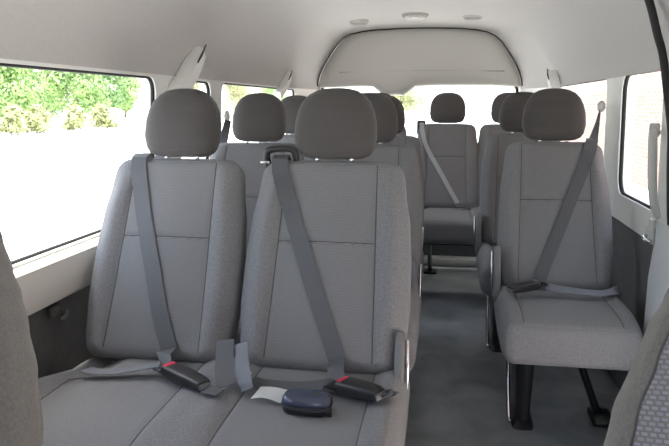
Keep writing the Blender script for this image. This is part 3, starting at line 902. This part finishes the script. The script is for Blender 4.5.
def foliage_bm(r, h, n, seed):
    rnd = random.Random(seed); bm = bmesh.new()
    lobes = []
    for _ in range(16):
        a = rnd.uniform(0, 2 * math.pi); q = rnd.uniform(.1, .8); zz = rnd.uniform(.12, .92)
        rr = r * q * math.sin(math.pi * min(1, .25 + zz * .7))
        lobes.append((Vector((rr * math.cos(a), rr * math.sin(a), zz * h)), r * rnd.uniform(.28, .45)))
    for _ in range(n):
        c, lr = rnd.choice(lobes)
        d = Vector((rnd.gauss(0, 1), rnd.gauss(0, 1), rnd.gauss(0, 1))).normalized()
        p = c + d * lr * rnd.uniform(.6, 1.05)
        s_ = rnd.uniform(.10, .22)
        u = Vector((rnd.gauss(0, 1), rnd.gauss(0, 1), rnd.gauss(0, 1))).normalized(); w = u.cross(d + Vector((.01, .02, .03))).normalized()
        q = [p + u * s_, p + w * s_ * .5, p - u * s_, p - w * s_ * .5]
        bm.faces.new([bm.verts.new(v) for v in q])
    return bm
def trunk_bm(h, r, seed):
    rnd = random.Random(seed); bm = bmesh.new()
    pts = [Vector((rnd.uniform(-.12, .12) * k_, rnd.uniform(-.12, .12) * k_, h * k_ / 4)) for k_ in range(5)]
    tube(pts, [r, r * .85, r * .7, r * .5, r * .3], 8, bm)
    for q in range(4):
        a = rnd.uniform(0, 6.28)
        tube([pts[2] + Vector((0, 0, .2 * q)), pts[3] + Vector((math.cos(a) * .9, math.sin(a) * .9, .5))], [r * .4, r * .15], 6, bm)
    return bm
trees = [  # (x/y direction, x, height, crown radius, leaf, label)
    (-.735, -31, 6.5, 3.4, 'leafa', 'tall bright green tree at the left end of the far tree row'),
    (-.680, -36, 5.6, 3.0, 'leafb', 'darker green tree just right of the leftmost tree in the far row'),
    (-.640, -44, 5.4, 2.4, 'leafc', 'olive bushy tree in the far row before the slim-trunk tree'),
    (-.585, -30, 6.0, 2.9, 'leafa', 'light green tree with a slim pale trunk near the middle of the far row'),
    (-.540, -34, 6.6, 3.4, 'leafb', 'broad mid green tree right of the slim-trunk tree in the far row'),
    (-.505, -43, 6.2, 2.6, 'leafa', 'rounded green tree near the right end of the large window view'),
    (-.395, -31, 5.4, 3.2, 'leafc', 'pale olive tree seen through the narrow window'),
    (-.315, -31, 6.8, 4.2, 'leafc', 'yellow green tree seen through the third window behind the second bench'),
    (-.262, -33, 7.2, 4.6, 'leafa', 'green tree seen past the belt guide trim in the third window'),
    (-.066, -5.2, 7.0, 3.4, 'leafc', 'hazy green tree seen through the tailgate glass'),  # pale leaf colour stands in for overexposed haze
]
for i, (dr, x, h, r, lf, lab) in enumerate(trees):
    y = x / dr
    t = empty('tree', (x, y, -.62), lab, 'tree', 'trees beyond the windows')
    obj('trunk', trunk_bm(h * .62, .16 + .01 * i, i), M['bark'], t)
    f = obj('foliage', foliage_bm(r, h * .88, 6000, 40 + i), M[lf], t, False); f.location = (0, 0, h * .13)

for i, (dr, lab) in enumerate(((-.70, 'low pale yellow green bush at the left end of the boundary wall'), (-.655, 'low pale bush on the boundary wall under the darker green tree'), (-.59, 'low yellow bush left of the slim pale trunk'), (-.545, 'low yellow green bush right of the slim pale trunk'))):
    b_ = obj('bush', foliage_bm(1.0 + .2 * (i % 2), 1.5, 900, 90 + i), M['leafc'], None, False); b_.location = (-25, -25 / dr, -.62)
    tag(b_, lab, 'bush', 'bushes in front of the boundary wall')

# ------------------------------------------------------------------ light
w = bpy.data.worlds.new('hazy_sky'); scene.world = w; w.use_nodes = True; nt = w.node_tree
bg = nt.nodes['Background']; sk = nt.nodes.new('ShaderNodeTexSky'); sk.sky_type = 'NISHITA'; sk.sun_disc = False
sk.sun_elevation = R(62); sk.sun_rotation = R(-30); sk.dust_density = 3; sk.air_density = 1.0
mx = nt.nodes.new('ShaderNodeMix'); mx.data_type = 'RGBA'; mx.inputs['Factor'].default_value = .3
mx.inputs['B'].default_value = (9, 9.3, 9.8, 1)
nt.links.new(sk.outputs[0], mx.inputs['A']); nt.links.new(mx.outputs['Result'], bg.inputs['Color'])
bg.inputs['Strength'].default_value = .16
sun = bpy.data.lights.new('sun', 'SUN'); sun.energy = 3.0; sun.angle = R(2.5); sun.color = (1, .96, .9)
so = bpy.data.objects.new('sun', sun); C.objects.link(so)
so.rotation_euler = Vector((.12, -.20, -.95)).to_track_quat('-Z', 'Y').to_euler()

def portal(name, c, sx_, sy_, direction):
    l = bpy.data.lights.new(name, 'AREA'); l.shape = 'RECTANGLE'; l.size = sx_; l.size_y = sy_
    l.cycles.is_portal = True
    o = bpy.data.objects.new(name, l); o.location = c; C.objects.link(o)
    o.rotation_euler = Vector(direction).to_track_quat('-Z', 'Z').to_euler()
for w_ in LW: portal('window_portal', (-1.09, (w_[0] + w_[1]) / 2, (w_[2] + w_[3]) / 2), w_[1] - w_[0], w_[3] - w_[2], (1, 0, 0))
for w_ in RWN: portal('window_portal', (.73, (w_[0] + w_[1]) / 2, (w_[2] + w_[3]) / 2), w_[1] - w_[0], w_[3] - w_[2], (-1, 0, 0))
portal('window_portal', (-.22, 5.0, 1.07), 1.42, .46, (0, -1, 0))
portal('window_portal', (-.18, YA - .08, 1.18), 1.74, .66, (0, 1, 0))

# ------------------------------------------------------------------ camera
cam = bpy.data.cameras.new('camera'); co = bpy.data.objects.new('camera', cam); C.objects.link(co)
FPX = 665.0
cam.sensor_fit = 'HORIZONTAL'; cam.sensor_width = 36; cam.lens = FPX / 669 * 36; cam.clip_start = .02; cam.clip_end = 600
vx, vy = 448 - 334.5, 223 - 104
d = Vector((vx, vy, FPX)).normalized(); ry = d.x; rx = math.sqrt(1 - ry * ry)
p = math.atan(vy / FPX)
r_ = Vector((rx, ry, 0)); fwd = Vector((-ry, rx, 0)) * math.cos(p) + Vector((0, 0, -math.sin(p))); u_ = r_.cross(fwd)
mw = Matrix((r_, u_, -fwd)).transposed().to_4x4(); mw.translation = (0, 0, 1.16)
co.matrix_world = mw
scene.camera = co

scene.cycles.use_denoising = True
scene.cycles.max_bounces = 14; scene.cycles.diffuse_bounces = 8; scene.cycles.transparent_max_bounces = 16
scene.cycles.sample_clamp_indirect = 6
vs_ = scene.view_settings
vs_.view_transform = 'Standard'; vs_.look = 'None'; vs_.gamma = 1; vs_.exposure = 2.3
